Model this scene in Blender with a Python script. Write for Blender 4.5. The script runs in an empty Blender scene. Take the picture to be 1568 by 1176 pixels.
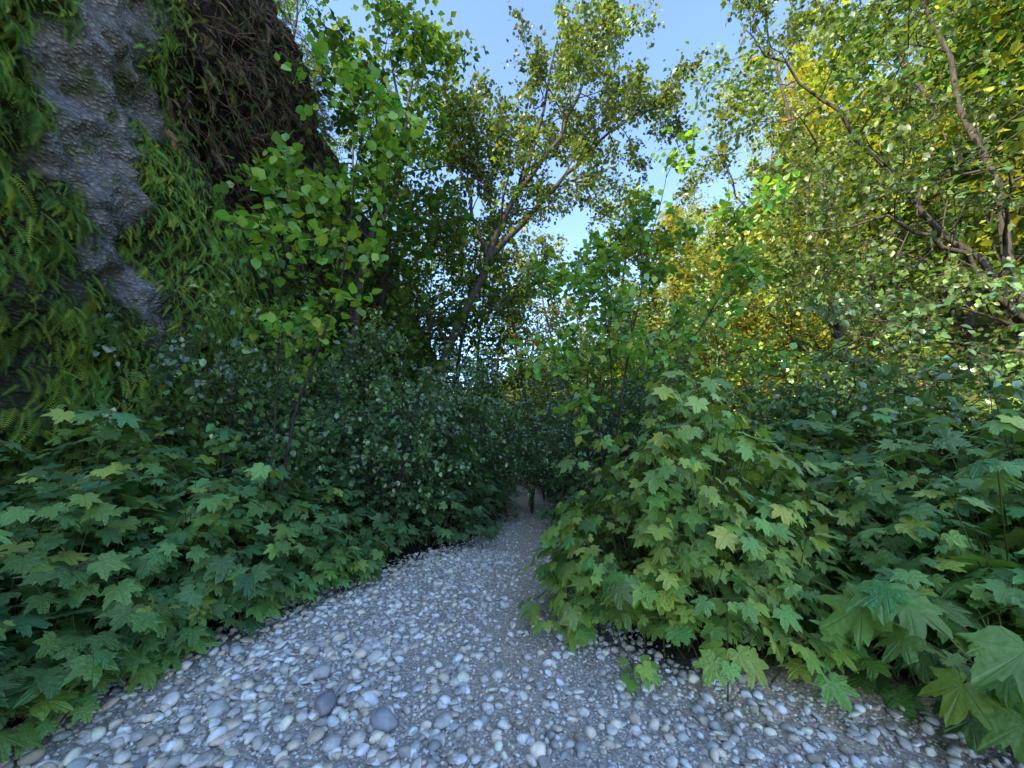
import bpy, math
import numpy as np
rng = np.random.default_rng(11)
R = rng.random
def nrm(a): return a/np.maximum(np.linalg.norm(a,axis=-1,keepdims=True),1e-9)
# ---------------------------------------------------------------- noise
_tab = np.random.default_rng(3).random(65536)
def _h(i,j,k):
    return _tab[(i*73856093 ^ j*19349663 ^ k*83492791) & 65535]
def noise(x,y,z=0.0):
    x,y,z = np.broadcast_arrays(np.asarray(x,float),np.asarray(y,float),np.asarray(z,float))
    i=np.floor(x).astype(np.int64); j=np.floor(y).astype(np.int64); k=np.floor(z).astype(np.int64)
    f=x-i; g=y-j; h=z-k
    f=f*f*(3-2*f); g=g*g*(3-2*g); h=h*h*(3-2*h)
    r=0
    for a in (0,1):
        for b in (0,1):
            for c in (0,1):
                r=r+_h(i+a,j+b,k+c)*(f if a else 1-f)*(g if b else 1-g)*(h if c else 1-h)
    return r*2-1
def fbm(x,y,z=0.0,o=4):
    r=0;a=1.0
    for q in range(o):
        r=r+a*noise(np.asarray(x)*2**q+q*17.3,np.asarray(y)*2**q+q*5.1,np.asarray(z)*2**q); a*=.5
    return r/1.6
# ---------------------------------------------------------------- mesh builder
class MB:
    def __init__(s): s.v=[];s.f=[];s.c=[];s.u=[];s.m=[];s.n=0
    def add(s,v,f,c,u=None,m=0):
        v=np.asarray(v,np.float32).reshape(-1,3); f=np.asarray(f,np.int32).reshape(-1,3)
        if len(v)==0: return
        c=np.asarray(c,np.float32)
        if c.ndim==1: c=np.tile(c,(len(v),1))
        if u is None: u=np.zeros((len(v),2),np.float32)
        s.v.append(v); s.f.append(f+s.n); s.c.append(c); s.u.append(np.asarray(u,np.float32)); s.m.append(np.full(len(f),m,np.int32)); s.n+=len(v)
    def mesh(s,name,mats,smooth=True):
        v=np.concatenate(s.v); f=np.concatenate(s.f); c=np.concatenate(s.c); u=np.concatenate(s.u); m=np.concatenate(s.m)
        me=bpy.data.meshes.new(name)
        me.vertices.add(len(v)); me.vertices.foreach_set('co',v.ravel())
        me.loops.add(len(f)*3); me.loops.foreach_set('vertex_index',f.ravel())
        me.polygons.add(len(f)); me.polygons.foreach_set('loop_start',np.arange(0,len(f)*3,3,dtype=np.int32))
        me.polygons.foreach_set('material_index',m)
        me.polygons.foreach_set('use_smooth',np.full(len(f),smooth))
        a=me.color_attributes.new('col','FLOAT_COLOR','POINT')
        a.data.foreach_set('color',np.concatenate([c,np.ones((len(c),1),np.float32)],1).ravel())
        b=me.attributes.new('luv','FLOAT2','POINT'); b.data.foreach_set('vector',u.ravel())
        for q in mats: me.materials.append(q)
        me.update(); return me
    def obj(s,name,mats,smooth=True,parent=None):
        o=bpy.data.objects.new(name,s.mesh(name,mats,smooth)); bpy.context.scene.collection.objects.link(o)
        if parent: o.parent=parent
        return o
def link(name,me,loc=(0,0,0),rot=0,sc=1,parent=None,zs=1.):
    o=bpy.data.objects.new(name,me); bpy.context.scene.collection.objects.link(o)
    o.location=loc; o.rotation_euler=(0,0,rot); o.scale=(sc,sc,sc*zs)
    if parent: o.parent=parent
    return o
def empty(name):
    o=bpy.data.objects.new(name,None); bpy.context.scene.collection.objects.link(o); return o
# ---------------------------------------------------------------- templates
def T_ovate(w=.34,fold=.10,droop=.15):
    v=[(0,0,0),(0,.35,0),(0,.72,0),(0,1,0),(-w,.32,fold),(-w*.8,.68,fold*.8),(w,.32,fold),(w*.8,.68,fold*.8)]
    v=np.array(v,float); v[:,2]-=droop*v[:,1]**2
    f=[(0,1,4),(4,1,5),(1,2,5),(5,2,3),(0,6,1),(6,7,1),(1,7,2),(7,3,2)]
    return v,np.array(f)
def T_diam(w=.36,fold=.08):
    v=np.array([(0,0,0),(-w,.45,fold),(0,1,-.08),(w,.45,fold)],float)
    return v,np.array([(0,2,1),(0,3,2)])
def T_maple(seed=0,droop=.28):
    r=np.random.default_rng(seed)
    half=[(0,1.0),(5,.90),(10,.86),(13,.76),(19,.72),(23,.60),(29,.52),(33,.62),(37,.66),(41,.80),(47,.93),(53,.82),(57,.80),(62,.70),(68,.62),(76,.48),(84,.56),(90,.58),(99,.70),(108,.60),(118,.56),(132,.50),(150,.42),(168,.25)]
    full=[(-a,q) for a,q in half[::-1] if a!=0]+half
    a=np.radians([q[0] for q in full]); rr=np.array([q[1] for q in full])*(1+.06*r.normal(size=len(full)))
    x=np.sin(a)*rr; y=np.cos(a)*rr
    lobe=np.cos(a*180/np.pi/46*2*np.pi)
    z=-droop*rr**2+.06*lobe*rr+.12*r.normal()*x+.08*r.normal()*x*y
    v=np.concatenate([[(0,0,0)],np.stack([x,y,z],1)])
    n=len(full); f=[(0,i+1,i) for i in range(1,n)]
    return v,np.array(f)
def T_frond(npair=14,arch=.5,w=.17):
    v=[];f=[]
    def rach(s): return np.array([0,s-.25*arch*s*s,-arch*s*s+.12*s])
    for i in range(npair):
        s=.06+.92*i/npair; p=rach(s); q=rach(s+.04)
        L=w*min(1,(s+.12)*3.2)*(1-s)**.55+.012
        for sg in (-1,1):
            k=len(v); v+= [p,q,(p+q)/2+np.array([sg*L,.035,-.25*L])]
            f.append((k,k+1,k+2) if sg<0 else (k,k+2,k+1))
    k=len(v)
    for s in (0,.33,.66,1):
        v+=[rach(s)+np.array([-.006,0,.002]),rach(s)+np.array([.006,0,.002])]
    for i in range(3):
        a=k+2*i; f+=[(a,a+1,a+3),(a,a+3,a+2)]
    return np.array(v),np.array(f)
def T_needle():
    v=[];f=[]
    for i in range(6):
        s=i/6; L=.3*(1-s)**.6
        for sg in (-1,1):
            k=len(v); v+=[(0,s,0),(0,s+.1,0),(sg*L,s+.16,-.12*L-.1*s)]; f.append((k,k+1,k+2))
    return np.array(v,float),np.array(f)
OV=T_ovate(); OVR=T_ovate(.40,.06,.12); DI=T_diam(); MAPS=[T_maple(i,d) for i,d in enumerate((.12,.22,.32,.42))]
FR=[T_frond(15,a,w) for a,w in ((.35,.17),(.6,.19),(.85,.16))]; ND=T_needle()
def place(mb,T,P,D,N,S,C,m=0):
    if len(P)==0: return
    tv,tf=T; D=nrm(D); X=nrm(np.cross(D,N)); Z=np.cross(X,D)
    S=np.broadcast_to(np.asarray(S,float),(len(P),))[:,None,None]
    V=P[:,None,:]+S*(tv[None,:,0:1]*X[:,None,:]+tv[None,:,1:2]*D[:,None,:]+tv[None,:,2:3]*Z[:,None,:])
    nv=len(tv); F=tf[None]+np.arange(len(P))[:,None,None]*nv
    Cc=np.repeat(C,nv,axis=0); U=np.tile(tv[:,:2],(len(P),1))
    mb.add(V.reshape(-1,3),F.reshape(-1,3),Cc,U,m)
def tube(mb,pts,rad,col,sides=6,m=0):
    pts=np.asarray(pts,float); rad=np.asarray(rad,float); n=len(pts)
    t=np.gradient(pts,axis=0); t=nrm(t)
    ref=np.array([0.31,.77,.12]) if abs(t[0][2])>.8 else np.array([0,0.1,1.])
    a=nrm(np.cross(t,ref)); b=np.cross(t,a)
    th=np.linspace(0,2*np.pi,sides,endpoint=False)
    V=pts[:,None]+rad[:,None,None]*(np.cos(th)[None,:,None]*a[:,None]+np.sin(th)[None,:,None]*b[:,None])
    i=np.arange(n-1)[:,None]*sides; j=np.arange(sides)[None]; j2=(j+1)%sides
    A=i+j;B=i+j2;Cc=i+sides+j2;Dd=i+sides+j
    F=np.concatenate([np.stack([A,B,Cc],-1).reshape(-1,3),np.stack([A,Cc,Dd],-1).reshape(-1,3)])
    mb.add(V.reshape(-1,3),F,np.asarray(col,float),None,m)
def btubes(mb,P0,P1,r0,r1,bow,col,m=0,nseg=4):
    n=len(P0)
    if n==0: return
    s=np.linspace(0,1,nseg+1)[None,:,None]
    M=(P0+P1)/2+bow
    C=(1-s)**2*P0[:,None]+2*s*(1-s)*M[:,None]+s*s*P1[:,None]
    t=nrm(P1-P0); ref=np.tile(np.array([.3,.2,1.]),(n,1)); ref[np.abs(t[:,2])>.85]=(1,.2,.1)
    a=nrm(np.cross(t,ref)); b=np.cross(t,a)
    rad=(np.asarray(r0)*(1-s[0,:,0])+np.asarray(r1)*s[0,:,0])
    V=[]
    for k in range(3):
        th=2*np.pi*k/3
        V.append(C+rad[None,:,None]*(math.cos(th)*a+math.sin(th)*b)[:,None])
    V=np.stack(V,2)
    base=np.arange(n)[:,None,None]*(nseg+1)*3+np.arange(nseg)[None,:,None]*3
    j=np.arange(3)[None,None]; j2=(j+1)%3
    A=base+j;B=base+j2;Cx=base+3+j2;Dx=base+3+j
    F=np.concatenate([np.stack([A,B,Cx],-1).reshape(-1,3),np.stack([A,Cx,Dx],-1).reshape(-1,3)])
    mb.add(V.reshape(-1,3),F,np.asarray(col,float),None,m)
def colvar(n,base,br=.25,yel=.25,tone=None):
    c=np.tile(np.array(base,float),(n,1))
    k=np.exp(rng.normal(size=(n,1))*br); y=np.clip(rng.normal(size=(n,1))*yel,-.5,1.2)
    c=c*k; c[:,0:1]*=1+y*.9; c[:,1:2]*=1+y*.25; c[:,2:3]*=1-y*.3
    if tone is not None: c*=tone[:,None]
    return np.clip(c,.004,.5)
# ---------------------------------------------------------------- materials
def newmat(name):
    m=bpy.data.materials.new(name); m.use_nodes=True; nt=m.node_tree; nt.nodes.clear()
    o=nt.nodes.new('ShaderNodeOutputMaterial'); return m,nt,o
def leaf_mat(name,rough=.45,trans=.35,veins=False,objvar=0.0,gloss=.35,tint=(1.5,1.45,.6)):
    m,nt,o=newmat(name); N=nt.nodes.new; L=nt.links.new
    at=N('ShaderNodeAttribute'); at.attribute_name='col'; col=at.outputs['Color']
    if objvar>0:
        oi=N('ShaderNodeObjectInfo'); hs=N('ShaderNodeHueSaturation')
        m2=N('ShaderNodeMapRange'); m2.inputs[3].default_value=.5-.012*objvar; m2.inputs[4].default_value=.5+.03*objvar; L(oi.outputs['Random'],m2.inputs[0]); L(m2.outputs[0],hs.inputs['Hue'])
        L(col,hs.inputs['Color']); col=hs.outputs[0]
    di=N('ShaderNodeBsdfDiffuse'); base=col; nrmo=None
    if veins:
        uv=N('ShaderNodeAttribute'); uv.attribute_name='luv'
        sx=N('ShaderNodeSeparateXYZ'); L(uv.outputs['Vector'],sx.inputs[0])
        an=N('ShaderNodeMath'); an.operation='ARCTAN2'; L(sx.outputs[0],an.inputs[0]); L(sx.outputs[1],an.inputs[1])
        a2=N('ShaderNodeMath'); a2.operation='MULTIPLY'; a2.inputs[1].default_value=360/47.
        L(an.outputs[0],a2.inputs[0])
        cs=N('ShaderNodeMath'); cs.operation='COSINE'; L(a2.outputs[0],cs.inputs[0])
        pw=N('ShaderNodeMapRange'); pw.inputs[1].default_value=.93; pw.inputs[2].default_value=1.0; L(cs.outputs[0],pw.inputs[0])
        vn=N('ShaderNodeTexNoise'); vn.inputs['Scale'].default_value=7; vn.inputs['Detail'].default_value=1; L(uv.outputs['Vector'],vn.inputs['Vector'])
        ad=N('ShaderNodeMath'); ad.operation='MULTIPLY_ADD'; ad.inputs[1].default_value=-.5; L(pw.outputs[0],ad.inputs[0]); L(vn.outputs['Fac'],ad.inputs[2])
        bp=N('ShaderNodeBump'); bp.inputs['Strength'].default_value=.6; bp.inputs['Distance'].default_value=.014; L(ad.outputs[0],bp.inputs['Height'])
        nrmo=bp.outputs[0]
        mm=N('ShaderNodeMix'); mm.data_type='RGBA'; mm.blend_type='MIX'
        vf=N('ShaderNodeMath'); vf.operation='MULTIPLY'; vf.inputs[1].default_value=.25; L(pw.outputs[0],vf.inputs[0])
        L(vf.outputs[0],mm.inputs[0]); L(col,mm.inputs[6]); mm.inputs[7].default_value=(.25,.34,.12,1); base=mm.outputs[2]
    L(base,di.inputs['Color'])
    tr=N('ShaderNodeBsdfTranslucent')
    tc=N('ShaderNodeVectorMath'); tc.operation='MULTIPLY'; L(col,tc.inputs[0]); tc.inputs[1].default_value=tint; L(tc.outputs[0],tr.inputs[0])
    ms=N('ShaderNodeMixShader'); ms.inputs[0].default_value=trans; L(di.outputs[0],ms.inputs[1]); L(tr.outputs[0],ms.inputs[2]); out=ms.outputs[0]
    if gloss>0:
        gl=N('ShaderNodeBsdfGlossy'); gl.inputs['Roughness'].default_value=rough; gl.inputs['Color'].default_value=(1,1,1,1)
        lw=N('ShaderNodeLayerWeight'); lw.inputs['Blend'].default_value=.5
        p3=N('ShaderNodeMath'); p3.operation='POWER'; p3.inputs[1].default_value=3; L(lw.outputs['Facing'],p3.inputs[0])
        ma=N('ShaderNodeMath'); ma.operation='MULTIPLY_ADD'; ma.inputs[1].default_value=gloss; ma.inputs[2].default_value=.04*(1 if gloss<.5 else 1.8); L(p3.outputs[0],ma.inputs[0])
        m3=N('ShaderNodeMixShader'); L(ma.outputs[0],m3.inputs[0]); L(out,m3.inputs[1]); L(gl.outputs[0],m3.inputs[2]); out=m3.outputs[0]
        if nrmo: L(nrmo,gl.inputs['Normal'])
    if nrmo: L(nrmo,di.inputs['Normal'])
    L(out,o.inputs[0])
    return m
def rough_mat(name,scale=8,bump=.6,dist=.03,lo=.6,hi=1.4,stretch=(1,1,1),detail=4,crack=False):
    m,nt,o=newmat(name); N=nt.nodes.new; L=nt.links.new
    at=N('ShaderNodeAttribute'); at.attribute_name='col'
    g=N('ShaderNodeTexCoord'); mp=N('ShaderNodeMapping'); mp.inputs['Scale'].default_value=stretch; L(g.outputs['Object'],mp.inputs['Vector'])
    no=N('ShaderNodeTexNoise'); no.inputs['Scale'].default_value=scale; no.inputs['Detail'].default_value=detail; no.inputs['Roughness'].default_value=.68; L(mp.outputs[0],no.inputs['Vector'])
    mr=N('ShaderNodeMapRange'); mr.inputs[1].default_value=.3; mr.inputs[2].default_value=.7; mr.inputs[3].default_value=lo; mr.inputs[4].default_value=hi; L(no.outputs['Fac'],mr.inputs[0])
    h=no.outputs['Fac']; f=mr.outputs[0]
    if crack:
        v=N('ShaderNodeTexVoronoi'); v.inputs['Scale'].default_value=17; v.inputs['Randomness'].default_value=1
        L(mp.outputs[0],v.inputs['Vector'])
        vr=N('ShaderNodeMapRange'); vr.inputs[1].default_value=0; vr.inputs[2].default_value=.6; vr.inputs[3].default_value=1.35; vr.inputs[4].default_value=.5; L(v.outputs['Distance'],vr.inputs[0])
        mu=N('ShaderNodeMath'); mu.operation='MULTIPLY'; L(f,mu.inputs[0]); L(vr.outputs[0],mu.inputs[1]); f=mu.outputs[0]
        aa=N('ShaderNodeMath'); aa.operation='MULTIPLY_ADD'; aa.inputs[1].default_value=.6; L(vr.outputs[0],aa.inputs[0]); L(no.outputs['Fac'],aa.inputs[2]); h=aa.outputs[0]
    mx=N('ShaderNodeVectorMath'); mx.operation='SCALE'; L(at.outputs['Color'],mx.inputs[0]); L(f,mx.inputs['Scale'])
    p=N('ShaderNodeBsdfDiffuse'); L(mx.outputs[0],p.inputs[0])
    bp=N('ShaderNodeBump'); bp.inputs['Strength'].default_value=bump; bp.inputs['Distance'].default_value=dist; L(h,bp.inputs['Height']); L(bp.outputs[0],p.inputs['Normal'])
    L(p.outputs[0],o.inputs[0]); return m
def gravel_mat():
    m,nt,o=newmat('gravel'); N=nt.nodes.new; L=nt.links.new
    at=N('ShaderNodeAttribute'); at.attribute_name='col'
    g=N('ShaderNodeTexCoord')
    v=N('ShaderNodeTexVoronoi'); v.inputs['Scale'].default_value=55; L(g.outputs['Object'],v.inputs['Vector'])
    hs=N('ShaderNodeSeparateXYZ'); L(v.outputs['Color'],hs.inputs[0])
    mr=N('ShaderNodeMapRange'); mr.inputs[3].default_value=.7; mr.inputs[4].default_value=1.3; L(hs.outputs[0],mr.inputs[0])
    d=N('ShaderNodeMapRange'); d.inputs[1].default_value=.2; d.inputs[2].default_value=.7; d.inputs[3].default_value=1; d.inputs[4].default_value=.65; L(v.outputs['Distance'],d.inputs[0])
    mu=N('ShaderNodeMath'); mu.operation='MULTIPLY'; L(mr.outputs[0],mu.inputs[0]); L(d.outputs[0],mu.inputs[1])
    no=N('ShaderNodeTexNoise'); no.inputs['Scale'].default_value=120; no.inputs['Detail'].default_value=3; L(g.outputs['Object'],no.inputs['Vector'])
    mx=N('ShaderNodeVectorMath'); mx.operation='SCALE'; L(at.outputs['Color'],mx.inputs[0]); L(mu.outputs[0],mx.inputs['Scale'])
    p=N('ShaderNodeBsdfDiffuse'); L(mx.outputs[0],p.inputs[0])
    ah=N('ShaderNodeMath'); ah.operation='MULTIPLY_ADD'; ah.inputs[1].default_value=.3; L(no.outputs['Fac'],ah.inputs[0]); L(d.outputs[0],ah.inputs[2])
    bp=N('ShaderNodeBump'); bp.inputs['Strength'].default_value=.7; bp.inputs['Distance'].default_value=.01; L(ah.outputs[0],bp.inputs['Height']); L(bp.outputs[0],p.inputs['Normal'])
    L(p.outputs[0],o.inputs[0]); return m
M_leaf=leaf_mat('tree_leaves',.45,.42,gloss=.15)
M_leafg=leaf_mat('glossy_shrub_leaves',.28,.28,gloss=.9)
M_far=leaf_mat('forest_leaves',.5,.42,objvar=1,gloss=0)
M_maple=leaf_mat('lobed_leaves',.42,.3,veins=True,gloss=.3)
M_fern=leaf_mat('fern_fronds',.55,.3,gloss=0)
M_bark=rough_mat('bark',14,.7,.02,.5,1.5,(1,1,.35),3)
M_rock=rough_mat('cliff_rock',5.0,1.0,.09,.5,1.4,(1,1,1.5),8,crack=True)
M_soil=rough_mat('hillside_soil',2.0,.8,.1)
M_stone=rough_mat('pebbles',25,.3,.005,.8,1.2,detail=3)
M_grav=gravel_mat()
# ---------------------------------------------------------------- layout functions
def eL(y): return np.interp(y,[0,2.2,3.1,3.4,4.9,6.4,9.3,12,20,40],[-2.45,-2.35,-2.2,-2.0,-1.55,-.6,.05,.1,-.5,-1])
def eR(y): return np.interp(y,[0,2.2,2.5,2.85,3.4,4.9,6.4,9.3,12,20,40],[2.3,2.2,1.9,1.0,.55,.7,.95,.75,.95,.8,0])
def gz(x,y):
    x=np.asarray(x,float);y=np.asarray(y,float)
    near=np.exp(-((x)**2+(y-4)**2)/150.)
    d=np.maximum(eL(y)-x,x-eR(y))
    return near*(.05*fbm(x*.6,y*.6,3.3,3)+.14*np.clip(d/1.2+.3,0,1))-.03
def XL(y): return np.interp(y,[-30,-10,0,3,6,9,13,20,30,50],[-40,-5.5,-4.8,-5.0,-5.1,-5.6,-6.3,-7,-7.5,-9])  # left wall swings away behind the camera, shaped to admit sky light
def XR(y): return np.interp(y,[-30,-3,3,8,14,20,28,38,50,90],[45,30,11,8,8.5,8,5.5,1,-8,-30])  # unseen right slope set far back behind the camera for more light
def grid(mb,Px,Py,Pz,C,flip=False,m=0):
    a,b=Px.shape; V=np.stack([Px,Py,Pz],-1).reshape(-1,3)
    i=np.arange(a-1)[:,None]*b; j=np.arange(b-1)[None]
    A=i+j;B=i+b+j;Cc=i+b+j+1;D=i+j+1
    F=np.concatenate([np.stack([A,B,Cc],-1).reshape(-1,3),np.stack([A,Cc,D],-1).reshape(-1,3)])
    if flip: F=F[:,::-1]
    mb.add(V,F,C.reshape(-1,3),None,m)
# ground
gx=np.concatenate([[-400,-150,-60,-25,-12],np.arange(-8,9,.07),[12,25,60,150,400]])
gy=np.concatenate([[-400,-150,-60,-20,-8,-3],np.arange(-1,13,.07),np.arange(13.5,40,1.),[60,150,400]])
X,Y=np.meshgrid(gx,gy,indexing='ij'); Z=gz(X,Y)
d=np.maximum(eL(Y)-X,X-eR(Y))
def pathc(y): return np.interp(y,[2,3.4,5,6.4,9.3],[.0,.1,.2,.3,.4])
pathm=np.exp(-((X-pathc(Y)-.12*fbm(X,Y*1.5,1.))/.42)**2)*np.clip((Y-1.8)/1.5,.25,1)
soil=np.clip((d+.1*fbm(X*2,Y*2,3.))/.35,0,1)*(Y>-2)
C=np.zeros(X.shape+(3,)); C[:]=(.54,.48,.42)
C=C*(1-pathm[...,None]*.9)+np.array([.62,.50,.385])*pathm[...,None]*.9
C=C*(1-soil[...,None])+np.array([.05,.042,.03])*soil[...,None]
sand=np.clip(1.3*np.exp(-((X-1.9-.3*(2.7-Y))/.7)**4-((Y-2.6+.15*X-.3)/.3)**2),0,1)
C=C*(1-sand[...,None])+np.array([.60,.48,.35])*sand[...,None]
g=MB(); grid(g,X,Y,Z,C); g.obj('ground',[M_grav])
# stones
def icos(seed,flat,sub=True):
    import bmesh
    bm=bmesh.new(); bmesh.ops.create_icosphere(bm,subdivisions=2 if sub else 1,radius=1)
    v=np.array([q.co[:] for q in bm.verts]); f=np.array([[q.index for q in t.verts] for t in bm.faces]); bm.free()
    r=np.random.default_rng(seed)
    for _ in range(6):
        dd=nrm(r.normal(size=3)); k=.5+.3*r.random(); pr=v@dd; v=v-np.maximum(pr-k,0)[:,None]*dd*.85
    v=v*np.array([1,.6+.35*r.random(),flat])*(1+.08*noise(v[:,0]*2+seed,v[:,1]*2,v[:,2]*2))[:,None]
    return v,f
def stones(mb,n,xr,yr,smin,smax,sub,emb=.25,mask=None,flat=(.35,.7),pw=2.2):
    x=xr[0]+R(n)*(xr[1]-xr[0]); y=yr[0]+R(n)*(yr[1]-yr[0])
    dd=np.maximum(eL(y)-x,x-eR(y)); keep=dd<.25+.3*R(n)
    if mask is not None: keep&=mask(x,y)
    x=x[keep];y=y[keep];n=len(x)
    s=smin+(smax-smin)*R(n)**pw
    var=rng.integers(0,10,n)
    for k in range(10):
        q=var==k; nn=q.sum()
        if not nn: continue
        T=icos(k+(0 if sub else 50),flat[0]+(flat[1]-flat[0])*(k/9),sub)
        a=R(nn)*2*np.pi; D=np.stack([np.cos(a),np.sin(a),.25*rng.normal(size=nn)],1); N=np.stack([.25*rng.normal(size=nn),.25*rng.normal(size=nn),np.ones(nn)],1)
        P=np.stack([x[q],y[q],gz(x[q],y[q])+s[q]*emb],1)
        c=np.array([.64,.585,.53])*np.exp(rng.normal(size=(nn,1))*.28); w=R((nn,1)); c=c*(1+np.where(w>.7,1,0)*np.array([.08,.0,-.14])+np.where(w<.15,1,0)*np.array([-.14,-.04,.03]))
        place(mb,T,P,D,N,s[q],np.clip(c,.1,.82))
st=MB()
pm=lambda x,y: np.exp(-((x-pathc(y))/.4)**2)*np.clip((y-2.0)/1.5,0,1)
stones(st,11500,(-3.0,2.6),(1.2,6.5),.013,.044,True,.25,lambda x,y:R(len(x))>pm(x,y)*.9,pw=1.8)
stones(st,32000,(-3,2.6),(1.2,6.5),.006,.017,False,.3,lambda x,y:R(len(x))>pm(x,y)*.6)
stones(st,9000,(-2,1.6),(5.5,12),.010,.028,False,.3,lambda x,y:R(len(x))>pm(x,y)*.8)
stones(st,170,(-2.6,.2),(1.9,4.5),.03,.06,True,.3)
stones(st,80,(-2.2,-.8),(2.2,3.4),.04,.07,True,.3)
st.obj('gravel_pebbles',[M_stone])
for k,(x,y,s,c) in enumerate([(-1.12,2.62,.10,(.27,.26,.27)),(-.72,2.5,.095,(.34,.34,.36)),(-1.3,2.95,.08,(.45,.44,.42)),(-.95,2.35,.06,(.5,.5,.48)),(.35,2.6,.04,(.50,.42,.33)),(-1.75,2.6,.07,(.52,.51,.48))]):
    T=icos(90+k,.62); b=MB()
    place(b,T,np.array([[x,y,float(gz(x,y))+s*.35]]),np.array([[math.cos(k*1.3),math.sin(k*1.3),.1]]),np.array([[.1,-.1,1.]]),s,np.array([c]))
    b.obj('boulder',[M_stone])
# ---------------------------------------------------------------- cliff
ys=np.concatenate([np.arange(-30,0,1.),np.arange(0,14,.06),np.arange(14,60,.8)])
prof=[(0,-.3)]+[(-.07*q-(.25 if q>9 else 0),q) for q in np.arange(0,14,.07)]+[(-1.6,14.4),(-2.6,15),(-5,16),(-9,17.5),(-16,19.5),(-40,24),(-120,30),(-350,30)]
px=np.array([p[0] for p in prof]); pz=np.array([p[1] for p in prof])
Yg,PX=np.meshgrid(ys,px,indexing='ij'); _,PZ=np.meshgrid(ys,pz,indexing='ij')
def cliffx(y,z):
    w=np.clip((z+.3)/1.,0,1)
    hol=.9*np.exp(-((y-8.5)/2.6)**2-((z-8.0)/2.6)**2)
    rid=1-2*np.abs(fbm(y*1.3+z*.5,z*.9,21.,4))
    led=.14*np.abs(fbm(y*.8+z*.6,z*3.2,31.,3))
    return .55*fbm(y*.45,z*.4,1.7,5)*w+.20*rid*w+.17*fbm(y*3.2,z*4.0,9.,4)+led-hol
def wallx(y,z): return XL(y)-.07*z+cliffx(y,z)
wall=PZ<14.2
Xg=XL(Yg)+PX+np.where(wall,cliffx(Yg,PZ),.6*fbm(Yg*.2,PX*.2))
rock=np.array([.40,.38,.38]); brown=np.array([.07,.05,.045]); green=np.array([.06,.085,.025])
def rockmask(y,z):
    c=np.interp(z,[2.6,3.3,4.3,5.5,6.5,7.5,12],[5.6,5.3,4.75,4.5,4.5,4.4,4.0]); w=np.interp(z,[2.4,3.3,4.5,5.5,7,9],[.14,.28,.50,.50,.8,1.1])
    return np.clip(2.6*(1.15-(np.abs(y-c+.6*fbm(y*1.6,z*1.6,4.)+.2*fbm(y*7,z*7,8.))/w)),0,1)*np.clip((z-2.4)/.6,0,1)
rm=rockmask(Yg,PZ); bw=np.clip((Yg-5.2)/.8,0,1)*np.clip((PZ-6.0)/1.5,0,1)
st_=np.clip(fbm(Yg*.8,PZ*.5,2.)*3,0,1)*.35
C=green*(1-st_[...,None])+rock*.5*st_[...,None]
C=C*(1-bw[...,None])+brown*(1+.8*fbm(Yg*2,PZ*.7,12.)[...,None])*bw[...,None]
moss=np.clip(fbm(Yg*4.5,PZ*3.5,15.)*5-.9,0,1)[...,None]
rk=rock*(1+.35*fbm(Yg*2+PZ,PZ*9,5.)[...,None])*(1-moss*.8)+np.array([.13,.17,.05])*moss*.8
C=C*(1-rm[...,None])+rk*rm[...,None]
c=MB(); grid(c,Xg,Yg,PZ,np.clip(C,.01,.7),flip=False); c.obj('cliff',[M_rock])
fe=MB()
def ferns(n,yr,zr,size,base,bwf=.95,thr=-.3,rf=1.15):
    y=yr[0]+R(n)*(yr[1]-yr[0]); z=zr[0]+R(n)*(zr[1]-zr[0])
    rmk=rockmask(y,z); bwk=np.clip((y-5.4)/.7,0,1)*np.clip((z-5.8)/1.2,0,1)
    cl=fbm(y*1.1,z*1.1,7.,3)
    keep=(R(n)>rmk*rf)&(R(n)>bwk*bwf)&(cl+.55*R(n)>thr)
    y=y[keep];z=z[keep];n=len(y); cl=cl[keep]
    P=np.stack([wallx(y,z)+.04,y,z],1)
    D=np.stack([.7+.3*R(n),.8*rng.normal(size=n)*.7-.15,-.25-.9*R(n)],1)
    N=np.stack([.75*np.ones(n),.35*rng.normal(size=n),.8+.3*R(n)],1)
    s=size*(.5+.9*R(n)); t=rng.integers(0,3,n)
    C=colvar(n,base,.32,.35,1+.6*np.clip(cl,-1,1))
    for k in range(3):
        q=t==k; place(fe,FR[k],P[q],D[q],N[q],s[q],C[q])
ferns(18000,(1.5,8),(0,9.5),.24,(.19,.31,.06),rf=1.1,thr=-.22)
ferns(2000,(3,7),(2,9.5),.11,(.20,.29,.06),rf=.93)
ferns(3500,(1,14),(0,13.8),.40,(.13,.21,.045),.9)
ferns(2500,(9,22),(0,13),.7,(.09,.15,.035))
fe.obj('cliff_ferns',[M_fern])
ro=MB(); n=420
y=5.6+R(n)*8; z=6.8+R(n)*7.2
P0=np.stack([wallx(y,z)+.05,y,z],1); L=.2+.9*R(n)**2
P1=P0+np.stack([.3+.7*R(n),.6*rng.normal(size=n),-L],1)
btubes(ro,P0,P1,.014,.003,np.stack([.3*rng.normal(size=n),.3*rng.normal(size=n),.1+.3*rng.normal(size=n)],1),(.19,.14,.11))
n=2400; y=5.6+R(n)*8; z=6.6+R(n)*7.4
cl=fbm(y*1.2,z*1.2,33.,3); k=cl+.5*R(n)>0.12; y=y[k];z=z[k];n=len(y)
P=np.stack([wallx(y,z)+.05,y,z],1); D=np.stack([.6+.5*R(n),.8*rng.normal(size=n),-.7+.6*rng.normal(size=n)],1); N=np.stack([np.ones(n),.5*rng.normal(size=n),.8*R(n)],1)
cc=colvar(n,(.17,.12,.08),.4,.2); gr=R(n)<.5; cc[gr]=colvar(gr.sum(),(.09,.13,.04),.3,.3)
place(ro,FR[1],P,D,N,.2+.35*R(n),cc)
ro.obj('hanging_roots',[M_bark])
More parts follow.
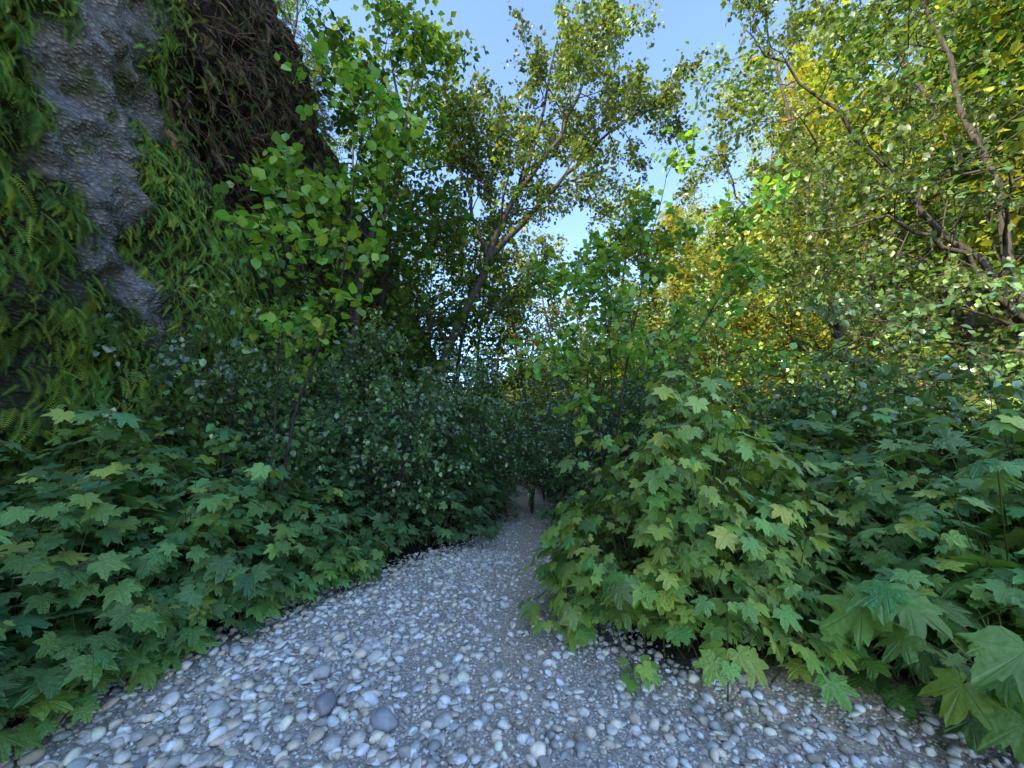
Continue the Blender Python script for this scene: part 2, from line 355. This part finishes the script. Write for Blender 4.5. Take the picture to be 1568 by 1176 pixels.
# ---------------------------------------------------------------- right hillside
ys=np.concatenate([np.arange(-60,0,3.),np.arange(0,60,.8),np.array([70,90,130,200,350])])
pr=[(0,-.3),(.3,.3)]+[(.3+k*.9,.3+k*.85) for k in range(1,17)]+[(18,15),(24,17),(40,20),(80,24),(350,30)]
px=np.array([p[0] for p in pr]); pz=np.array([p[1] for p in pr])
Yg,PX=np.meshgrid(ys,px,indexing='ij'); _,PZ=np.meshgrid(ys,pz,indexing='ij')
wob=1.2*fbm(Yg*.15,PX*.2,5.)
C=np.zeros(Yg.shape+(3,)); C[:]=(.09,.10,.035)
h=MB(); grid(h,XR(Yg)+PX+wob*np.clip(PX,0,1),Yg,PZ+.5*fbm(Yg*.3,PX*.3,8.)*np.clip(PX,0,1),C,flip=True); h.obj('hillside',[M_soil])
def hillz(x,y): return np.interp(x-XR(y),px,pz)
# ---------------------------------------------------------------- trees
def spline(pts,n=14,wob=.0):
    pts=np.asarray(pts,float); t=np.linspace(0,len(pts)-1,n); out=[]
    for q in t:
        i=min(int(q),len(pts)-2); f=q-i
        p0=pts[max(i-1,0)];p1=pts[i];p2=pts[i+1];p3=pts[min(i+2,len(pts)-1)]
        out.append(.5*((2*p1)+(-p0+p2)*f+(2*p0-5*p1+4*p2-p3)*f*f+(-p0+3*p1-3*p2+p3)*f**3))
    out=np.array(out); out[1:-1]+=rng.normal(size=out[1:-1].shape)*wob; return out
def poly(p,d,L,n,wob,grav):
    pts=[p]; d=d/np.linalg.norm(d)
    for i in range(n):
        d=d+rng.normal(size=3)*wob+np.array([0,0,grav]); d=d/np.linalg.norm(d); pts.append(pts[-1]+d*L/n)
    return np.array(pts)
def at(pts,s):
    q=s*(len(pts)-1); i=min(int(q),len(pts)-2); f=q-i; return pts[i]*(1-f)+pts[i+1]*f, nrm(pts[i+1]-pts[i])
def perp(d,az,el):
    ref=np.array([0,0,1.]) if abs(d[2])<.9 else np.array([1.,0,0]); a=nrm(np.cross(d,ref)); b=np.cross(d,a)
    side=math.cos(az)*a+math.sin(az)*b; return nrm(side*math.cos(el)+d*math.sin(el))
def tree(mb,stems,r0,nl,smin,Lf,elev=.5,nsub=6,ntw=5,nleaf=9,T=DI,ls=.11,base=(.06,.1,.02),grav=.03,twl=.35,barkc=(.12,.11,.10),br=.25,yel=.25,wob=.03,spread=.05,sides=7,updroop=0.,twigs=True):
    P=[];D=[];Tn=[]; TP0=[];TP1=[]
    for si,(stem,rs) in enumerate(stems):
        pts=spline(stem,16,wob); tl=len(pts)
        tube(mb,pts,np.linspace(r0*rs,r0*rs*.15,tl),barkc,sides,0)
        az=R()*6.28
        for i in range(nl):
            s=smin+(1-smin)*((i+R()*.8)/nl); s=min(s,.99)
            p,d=at(pts,s); az+=2.4+.4*rng.normal()
            L=Lf*( (1-s)**.5*.9+.2)*(.7+.6*R())
            dd=perp(d,az,elev*(.6+.8*R())); lp=poly(p,dd,L,6,.16,grav)
            rl=max(r0*rs*(1-.85*s)*.45,.006); tube(mb,lp,np.linspace(rl,rl*.25,7),barkc,4,0)
            tone=math.exp(rng.normal()*.22)
            for j in range(nsub):
                u=.2+.8*(j+R())/nsub; u=min(u,.99); q,e=at(lp,u)
                sp=poly(q,perp(e,R()*6.28,.6+.5*R()),L*.45*(1.15-u*.6)*(.6+.7*R()),4,.2,grav*.6)
                tube(mb,sp,np.linspace(rl*.4+.002,.002,5),barkc,3,0)
                for k in range(ntw):
                    w=min(.1+.9*(k+R())/ntw,.99); a,b=at(sp,w)
                    td=nrm(b*.6+rng.normal(size=3)*.55+np.array([0,0,updroop])); tw=twl*(.5+R())
                    TP0.append(a); TP1.append(a+td*tw)
                    m=max(1,int(nleaf*(.7+.6*R()))); f=(np.arange(m)+.5)/m
                    P.append(a+td*tw*f[:,None]+rng.normal(size=(m,3))*spread)
                    D.append(td*.5+rng.normal(size=(m,3))*.6+np.array([0,0,-.25])); Tn.append(np.full(m,tone*(.85+.3*R())))
    if TP0 and twigs: btubes(mb,np.array(TP0),np.array(TP1),.003,.0015,rng.normal(size=(len(TP0),3))*.02,barkc,0,2)
    P=np.concatenate(P);D=np.concatenate(D);Tn=np.concatenate(Tn);n=len(P)
    N=np.tile(np.array([0,0,1.]),(n,1))+rng.normal(size=(n,3))*.5
    place(mb,T,P,D,N,ls*(.6+.7*R(n)),colvar(n,base,br,yel,Tn),1)
BK=(.07,.06,.05)
t=MB()
tree(t,[([(-2.9,12,0),(-2.5,12,2.5),(-2.1,12,4.6),(-.75,12,7.9),(.1,12,10.2),(.9,12.2,13),(1.7,12.5,17)],1.),
        ([(-.75,12,7.9),(.6,12.1,9.3),(2.2,12.3,11.5),(4.2,12.5,13.6),(6.3,12.6,14.6)],.55),
        ([(-.75,12,7.9),(-1.3,12.2,9.4),(-1.6,12.5,11.5),(-.9,12.5,14)],.45),
        ([(.1,12,10.2),(1.6,12,12.4),(2.6,12,15),(3.2,12,16.8)],.5)],
     .20,17,.32,2.9,.55,6,5,11,DI,.155,(.11,.155,.026),.03,.45,BK,wob=.05,spread=.09,yel=.4)
t.obj('alder_tree',[M_bark,M_leaf])
t=MB()
tree(t,[([(-2.5,4.1,0),(-2.35,4.2,1.8),(-2.0,4.3,3.5),(-1.9,4.2,4.9),(-1.75,4.1,6.1)],1.),
        ([(-2.5,4.1,0),(-2.6,4.3,2.0),(-2.75,4.4,3.6),(-2.7,4.3,4.9)],.7)],
     .020,13,.36,1.15,.7,5,3,4,OVR,.12,(.20,.40,.05),.03,.22,(.05,.045,.035),wob=.02,spread=.02,yel=.3,sides=5)
t.obj('young_alder_tree',[M_bark,M_leaf])
t=MB()
tree(t,[([(1.2,5,0),(1.3,5,1.6),(1.7,5,3.4),(2.3,5.1,5.7)],1.),([(1.2,5,0),(1.1,5,1.8),(.85,5.1,3.0),(.6,5.1,3.9)],.8),
        ([(1.2,5,0),(1.7,5,1.9),(2.7,5,3.4),(3.4,5,4.7)],.9),([(1.2,5,0),(1.35,5.1,2.1),(1.3,5.2,3.6),(1.35,5.2,4.6)],.7)],
     .024,10,.33,1.05,.6,5,4,5,OVR,.10,(.18,.35,.05),.03,.22,(.05,.045,.035),wob=.02,spread=.02,yel=.35,sides=5)
t.obj('young_alder_tree',[M_bark,M_leaf])
t=MB()
tree(t,[([(7.6,5.2,0),(7.3,5.2,3),(7.1,5.2,6),(6.6,5.2,10)],1.),([(7.3,5.2,3),(6.2,5.4,5.2),(5.0,5.5,7.2),(4.0,5.5,8.6)],.5),
        ([(7.3,5.2,3),(6.2,5.0,4.2),(5.2,5.0,4.7),(4.2,5.2,4.6)],.4)],
     .11,14,.22,2.3,.35,6,4,8,OV,.085,(.10,.16,.035),.0,.35,BK,wob=.04,spread=.05)
t.obj('alder_tree',[M_bark,M_leaf])
t=MB()
tree(t,[([(7.8,8.6,0),(7.5,8.6,4),(7.2,8.6,8),(6.8,8.6,13)],1.),([(7.5,8.6,4),(6.2,8.6,6.4),(5.2,8.7,9.0)],.5),([(7.7,8.6,2),(6.2,8.4,4.2),(5.,8.3,5.4)],.45)],
     .12,14,.2,2.6,.35,6,5,8,DI,.12,(.15,.20,.032),.0,.4,BK,wob=.04,spread=.06,yel=.4)
t.obj('alder_tree',[M_bark,M_leaf])
def shrub_mesh(name,H,base,T=OV,ls=.085,ns=7,smin=.2,Lf=1.0):
    t=MB(); st=[]
    for i in range(ns):
        a=i*2*math.pi/ns+rng.normal()*.3; o=.45+.7*R(); h=H*(.6+.6*R())
        ca,sa=math.cos(a),math.sin(a)
        st.append(([(0,0,0),(ca*o*.25,sa*o*.25,h*.5),(ca*o*.75,sa*o*.75,h*.85),(ca*o*1.4,sa*o*1.4,h)],1.))
    tree(t,st,.018,7,smin,Lf,.5,4,3,6,T,ls,base,-.005,.25,(.06,.055,.05),wob=.03,spread=.03,sides=4,yel=.2)
    return t.mesh(name,[M_bark,M_leafg])
SH=[shrub_mesh('arching_shrub_a',2.7,(.10,.20,.06)),shrub_mesh('arching_shrub_b',2.3,(.11,.21,.06)),shrub_mesh('arching_shrub_c',3.0,(.16,.27,.045),DI,.11,6),shrub_mesh('tall_shrub_d',4.4,(.17,.30,.05),OV,.09,5,.3,1.0)]
for i,(x,y,k,s) in enumerate([(-2.7,6.0,0,1.),(-1.6,7.2,0,.95),(-3.8,5.4,1,1.1),(-1.7,5.9,1,.9),(2.0,6.5,0,.95),(3.1,5.7,1,1.0),(1.8,7.9,0,1.),(-.9,8.6,0,1.),(2.4,9.4,2,.9),
      (4.6,5.6,0,1.0),(5.6,4.3,1,1.1),(4.2,7.6,3,1.0),(6.0,6.4,2,1.1),(-3.6,8.2,3,1.),(-4.4,6.9,2,1.),(.5,10.3,1,.85),(1.3,10.6,1,1.),(-.4,10.6,2,.8),(-4.8,10.5,3,1.2),(1.,12.6,3,1.),(-1.2,10.5,3,.9),(2.9,8.3,3,1.)]):
    link('arching_shrub',SH[k],(x,y,float(gz(x,y))),i*1.7,s,None,.85+.35*R())
# ---------------------------------------------------------------- lobed leaf thickets
def thicket(name,pts_fn,n,H,lsize,base,edge,nleaf=5,layers=(1,.8,.55,.3),yel=.25,br=.26,droop=.5,accent=0.0,rag=.3):
    mb=MB(); x,y=pts_fn(n); dd=edge(x,y)+.12*rng.normal(size=n); q=dd>0; x=x[q];y=y[q];dd=dd[q]; n=len(x)
    Hh=H(x,y)*(1-np.exp(-(dd+.12)/.42))*(1+rag*fbm(x*1.3,y*1.3,6.,3)+.12*rng.normal(size=n))
    e=.05; gx_=(H(x+e,y)*(1-np.exp(-(edge(x+e,y)+.12)/.42))-H(x-e,y)*(1-np.exp(-(edge(x-e,y)+.12)/.42)))/(2*e)
    gy_=(H(x,y+e)*(1-np.exp(-(edge(x,y+e)+.12)/.42))-H(x,y-e)*(1-np.exp(-(edge(x,y-e)+.12)/.42)))/(2*e)
    G=np.stack([gx_,gy_],1); gl=np.linalg.norm(G,axis=1,keepdims=True); G=G/np.maximum(gl,1e-6)*np.minimum(gl,1.6)
    lay=np.array(layers)[rng.integers(0,len(layers),n)]*(.9+.18*R(n))
    g0=gz(x,y); P=np.stack([x,y,g0+Hh*lay+.04],1)
    out=np.concatenate([-G,np.zeros((n,1))],1)
    base0=P.copy(); base0[:,:2]+=G*.25*Hh[:,None]; base0[:,2]=g0
    btubes(mb,base0,P,.006,.003,np.stack([.05*rng.normal(size=n),.05*rng.normal(size=n),.1*Hh],1),(.10,.11,.045),0,4)
    tone=.7+.6*R(n)
    for k in range(nleaf):
        a=R(n)*.9+k*2*np.pi/nleaf; o=np.stack([np.cos(a),np.sin(a),.15*rng.normal(size=n)],1)+out*.45
        o=nrm(o); pl=lsize*(.5+.9*R(n)); Q=P+o*pl[:,None]+np.array([0,0,1])*(.03*rng.normal(size=n))[:,None]
        btubes(mb,P,Q,.0025,.0018,np.tile([0,0,.02],(n,1)),(.16,.14,.06),0,2)
        D=o+np.stack([0*a,0*a,-droop*(.2+1.3*R(n))],1)
        N=np.stack([0*a,0*a,1+0*a],1)+out*.35+o*.25+rng.normal(size=(n,3))*.28
        C=colvar(n,base,br,yel,tone)
        if accent>0:
            ac=(R(n)<accent*np.where(lay>.7,1,.2)); C[ac]=np.array([.36,.45,.07])*(.75+.5*R((ac.sum(),1)))
        t=rng.integers(0,4,n); s=lsize*(.45+.8*R(n))
        for m in range(4):
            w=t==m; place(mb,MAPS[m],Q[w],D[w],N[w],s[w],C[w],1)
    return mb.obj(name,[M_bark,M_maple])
def box(x0,x1,y0,y1): return lambda n:(x0+R(n)*(x1-x0),y0+R(n)*(y1-y0))
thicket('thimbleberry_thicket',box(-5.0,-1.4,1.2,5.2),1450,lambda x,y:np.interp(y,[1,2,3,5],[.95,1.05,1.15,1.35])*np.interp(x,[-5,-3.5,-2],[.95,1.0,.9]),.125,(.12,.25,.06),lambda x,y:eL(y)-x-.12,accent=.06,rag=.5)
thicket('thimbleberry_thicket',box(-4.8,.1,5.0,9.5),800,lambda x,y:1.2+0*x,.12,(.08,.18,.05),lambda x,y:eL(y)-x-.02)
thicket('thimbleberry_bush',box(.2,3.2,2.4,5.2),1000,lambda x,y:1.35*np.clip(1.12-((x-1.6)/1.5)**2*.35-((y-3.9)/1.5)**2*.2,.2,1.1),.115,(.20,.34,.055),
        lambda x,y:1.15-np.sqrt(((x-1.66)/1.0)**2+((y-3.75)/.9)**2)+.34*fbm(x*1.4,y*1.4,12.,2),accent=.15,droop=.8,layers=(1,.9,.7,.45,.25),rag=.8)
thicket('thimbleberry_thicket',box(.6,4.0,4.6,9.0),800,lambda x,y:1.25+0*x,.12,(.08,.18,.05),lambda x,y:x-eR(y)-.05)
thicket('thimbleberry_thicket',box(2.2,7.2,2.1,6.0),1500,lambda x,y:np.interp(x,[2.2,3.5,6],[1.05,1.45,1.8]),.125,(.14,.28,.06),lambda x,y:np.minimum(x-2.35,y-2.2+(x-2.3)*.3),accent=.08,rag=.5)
def bigplant(name,cx,cy,n,H,ls,base):
    mb=MB(); a=R(n)*6.28; rr=.2+.45*R(n); h=H*(.45+.6*R(n))
    z0=float(gz(cx,cy)); P0=np.tile([cx,cy,z0],(n,1))+rng.normal(size=(n,3))*[.08,.08,0]
    P1=np.stack([cx+np.cos(a)*rr,cy+np.sin(a)*rr,z0+h],1)
    btubes(mb,P0,P1,.009,.005,np.stack([-.1*np.cos(a),-.1*np.sin(a),.15+0*a],1),(.15,.19,.06),0,5)
    D=np.stack([np.cos(a),np.sin(a),-.25-.5*R(n)],1); N=np.stack([.3*np.cos(a),.3*np.sin(a),1+0*a],1)+rng.normal(size=(n,3))*.2
    C=colvar(n,base,.2,.2); t=rng.integers(0,4,n); s=ls*(.6+.6*R(n))
    for m in range(4):
        w=t==m; place(mb,MAPS[m],P1[w],D[w],N[w],s[w],C[w],1)
    mb.obj(name,[M_bark,M_maple])
bigplant('cow_parsnip_plant',2.55,2.15,30,.8,.25,(.18,.35,.07))
bigplant('cow_parsnip_plant',3.1,2.6,24,.95,.26,(.16,.32,.06))
bigplant('cow_parsnip_plant',2.55,2.75,20,.7,.21,(.15,.29,.06))
# ---------------------------------------------------------------- forest variants
def far_tree(name,H,base,spr=3.2,ls=.2,nleaf=8,lean=1.):
    t=MB(); dx,dy=lean*rng.normal(),lean*rng.normal()
    tree(t,[([(0,0,-.5),(dx*.2,dy*.2,H*.3),(dx*.6,dy*.6,H*.65),(dx,dy,H)],1.)],.16,22,.2,spr,.45,5,5,nleaf,DI,ls,base,.03,.55,(.09,.075,.06),wob=.06,spread=.15,yel=.35,sides=6,twigs=False)
    return t.mesh(name,[M_bark,M_far])
def conifer(name,H,base):
    t=MB(); pts=spline([(0,0,-.5),(.1,0,H*.5),(0,.1,H)],12,.03); tube(t,pts,np.linspace(.3,.03,12),(.12,.07,.05),7,0)
    P=[];D=[]
    for i in range(100):
        s=.12+.87*(i+R())/100; p,_=at(pts,s); a=i*2.4; L=(1-s)**.7*3.0*(.6+.5*R())+.25
        lp=poly(p,np.array([math.cos(a),math.sin(a),.15]),L,5,.08,-.07); tube(t,lp,np.linspace(.025,.005,6),(.1,.07,.05),3,0)
        m=int(8+L*13); u=R(m)**.8
        for q in u:
            b,e=at(lp,min(q,.99)); P.append(b); D.append(e+rng.normal(size=3)*.7+np.array([0,0,-.35]))
    P=np.array(P);D=np.array(D);n=len(P)
    N=np.tile([0,0,1.],(n,1))+rng.normal(size=(n,3))*.3
    place(t,ND,P,D,N,.55*(.6+.6*R(n)),colvar(n,base,.3,.15),1)
    return t.mesh(name,[M_bark,M_far])
G1=far_tree('broadleaf_green_a',12,(.085,.14,.028)); G2=far_tree('broadleaf_green_b',15,(.08,.135,.028),3.6)
Y1=far_tree('broadleaf_sun_yellow_a',11,(.24,.26,.04),3.4); Y2=far_tree('broadleaf_sun_yellow_b',14,(.23,.26,.04),3.6); Y3=far_tree('broadleaf_sun_yellow_c',9,(.27,.27,.04),3.0)  # warm sunlight painted into the yellow leaf colour of these crowns
K1=conifer('conifer_dark',17,(.06,.09,.03)); K2=conifer('conifer_sun_gold',13,(.34,.27,.05))  # gold needles of the second conifer have sunlight painted in
fo=empty('canyon_forest'); hf=empty('hillside_forest'); rf=empty('cliff_top_forest')
q=0
def tr(me,x,y,z,s,par,nm='tree'):
    global q; q+=1
    link(nm+'_%d'%q,me,(x,y,z),q*2.1,s,par)
for me,x,y,s in [(G1,-4.4,10.2,1.1),(G2,-4.9,12.8,1.25),(G2,-4.6,16,1.1),(G1,-2.6,17,1.0),(G2,-2.2,21,.95),(Y2,1.2,20,.95),(Y2,4.4,18.5,.95),(Y3,.8,25,1.),(Y2,4.,26,1.1),(G2,-5.2,24,1.),(Y2,-1.5,28,1.1),(Y3,7,12.5,.85),(Y1,7,17,1.)]:
    tr(me,x,y,0,s,fo)
for y in np.arange(9,36,3.8):
    for x in np.arange(XR(y)+1.5,XR(y)+15,4.4):
        xx=x+rng.normal()*.8; yy=y+rng.normal()*.8
        tr([Y1,Y2,Y3,Y1][rng.integers(0,4)],xx,yy,float(hillz(xx,yy))-.3,.65+.35*R(),hf)
for x,y,s in [(15.5,17.5,1.15),(12.,27,1.1)]: tr(K2,x,y,float(hillz(x,y)),s,hf,'conifer')
for me,x,y,s in [(G1,10.5,6.5,.9),(Y1,12.3,10.2,1.1),(G1,11,8,.9),(Y2,13.5,14.5,1.)]: tr(me,x,y,float(hillz(x,y))-.3,s,hf)
for y in np.arange(1,44,4.2):
    tr([G1,K1,G2][rng.integers(0,3)],float(XL(y))-3+rng.normal()*.5,y+rng.normal()*.5,14.8,.5+.25*R(),rf)
for i in range(40):
    y=10+R()*24; x=float(XR(y))+R()*14-1; tr(SH[2],x,y,float(hillz(x,y)),1.2+.8*R(),hf,'shrub')
for i in range(14):
    y=13+R()*20; x=-6+R()*(XR(y)+5)
    tr(SH[2],x,y,0,1.1+.4*R(),fo,'shrub')
# ---------------------------------------------------------------- light, sky, camera
el=math.radians(37)
sd=np.array([-.72*math.cos(el),-.69*math.cos(el),math.sin(el)])
w=bpy.data.worlds.new("World"); bpy.context.scene.world=w; w.use_nodes=True; nt=w.node_tree
sky=nt.nodes.new('ShaderNodeTexSky'); sky.sky_type='NISHITA'; sky.sun_disc=False; sky.sun_elevation=el
sky.sun_rotation=math.atan2(-.72,-.69)
sky.air_density=.75; sky.dust_density=.2; sky.ozone_density=2.0
bg=nt.nodes['Background']; nt.links.new(sky.outputs[0],bg.inputs[0]); bg.inputs[1].default_value=.7
from mathutils import Vector
sl=bpy.data.lights.new('sun','SUN'); sl.energy=14; sl.angle=math.radians(.5); sl.color=(1,.90,.66)
so=bpy.data.objects.new('sun',sl); bpy.context.scene.collection.objects.link(so)
so.rotation_euler=Vector((-sd[0],-sd[1],-sd[2])).to_track_quat('-Z','Y').to_euler()
cam=bpy.data.cameras.new('camera'); co=bpy.data.objects.new('camera',cam); bpy.context.scene.collection.objects.link(co)
cam.sensor_width=36; cam.lens=13.7; cam.clip_start=.05; cam.clip_end=2000
co.location=(0,0,1.5); co.rotation_euler=(math.radians(100),0,0)
sc=bpy.context.scene; sc.camera=co
sc.view_settings.view_transform='Standard'; sc.view_settings.look='None'; sc.view_settings.exposure=0
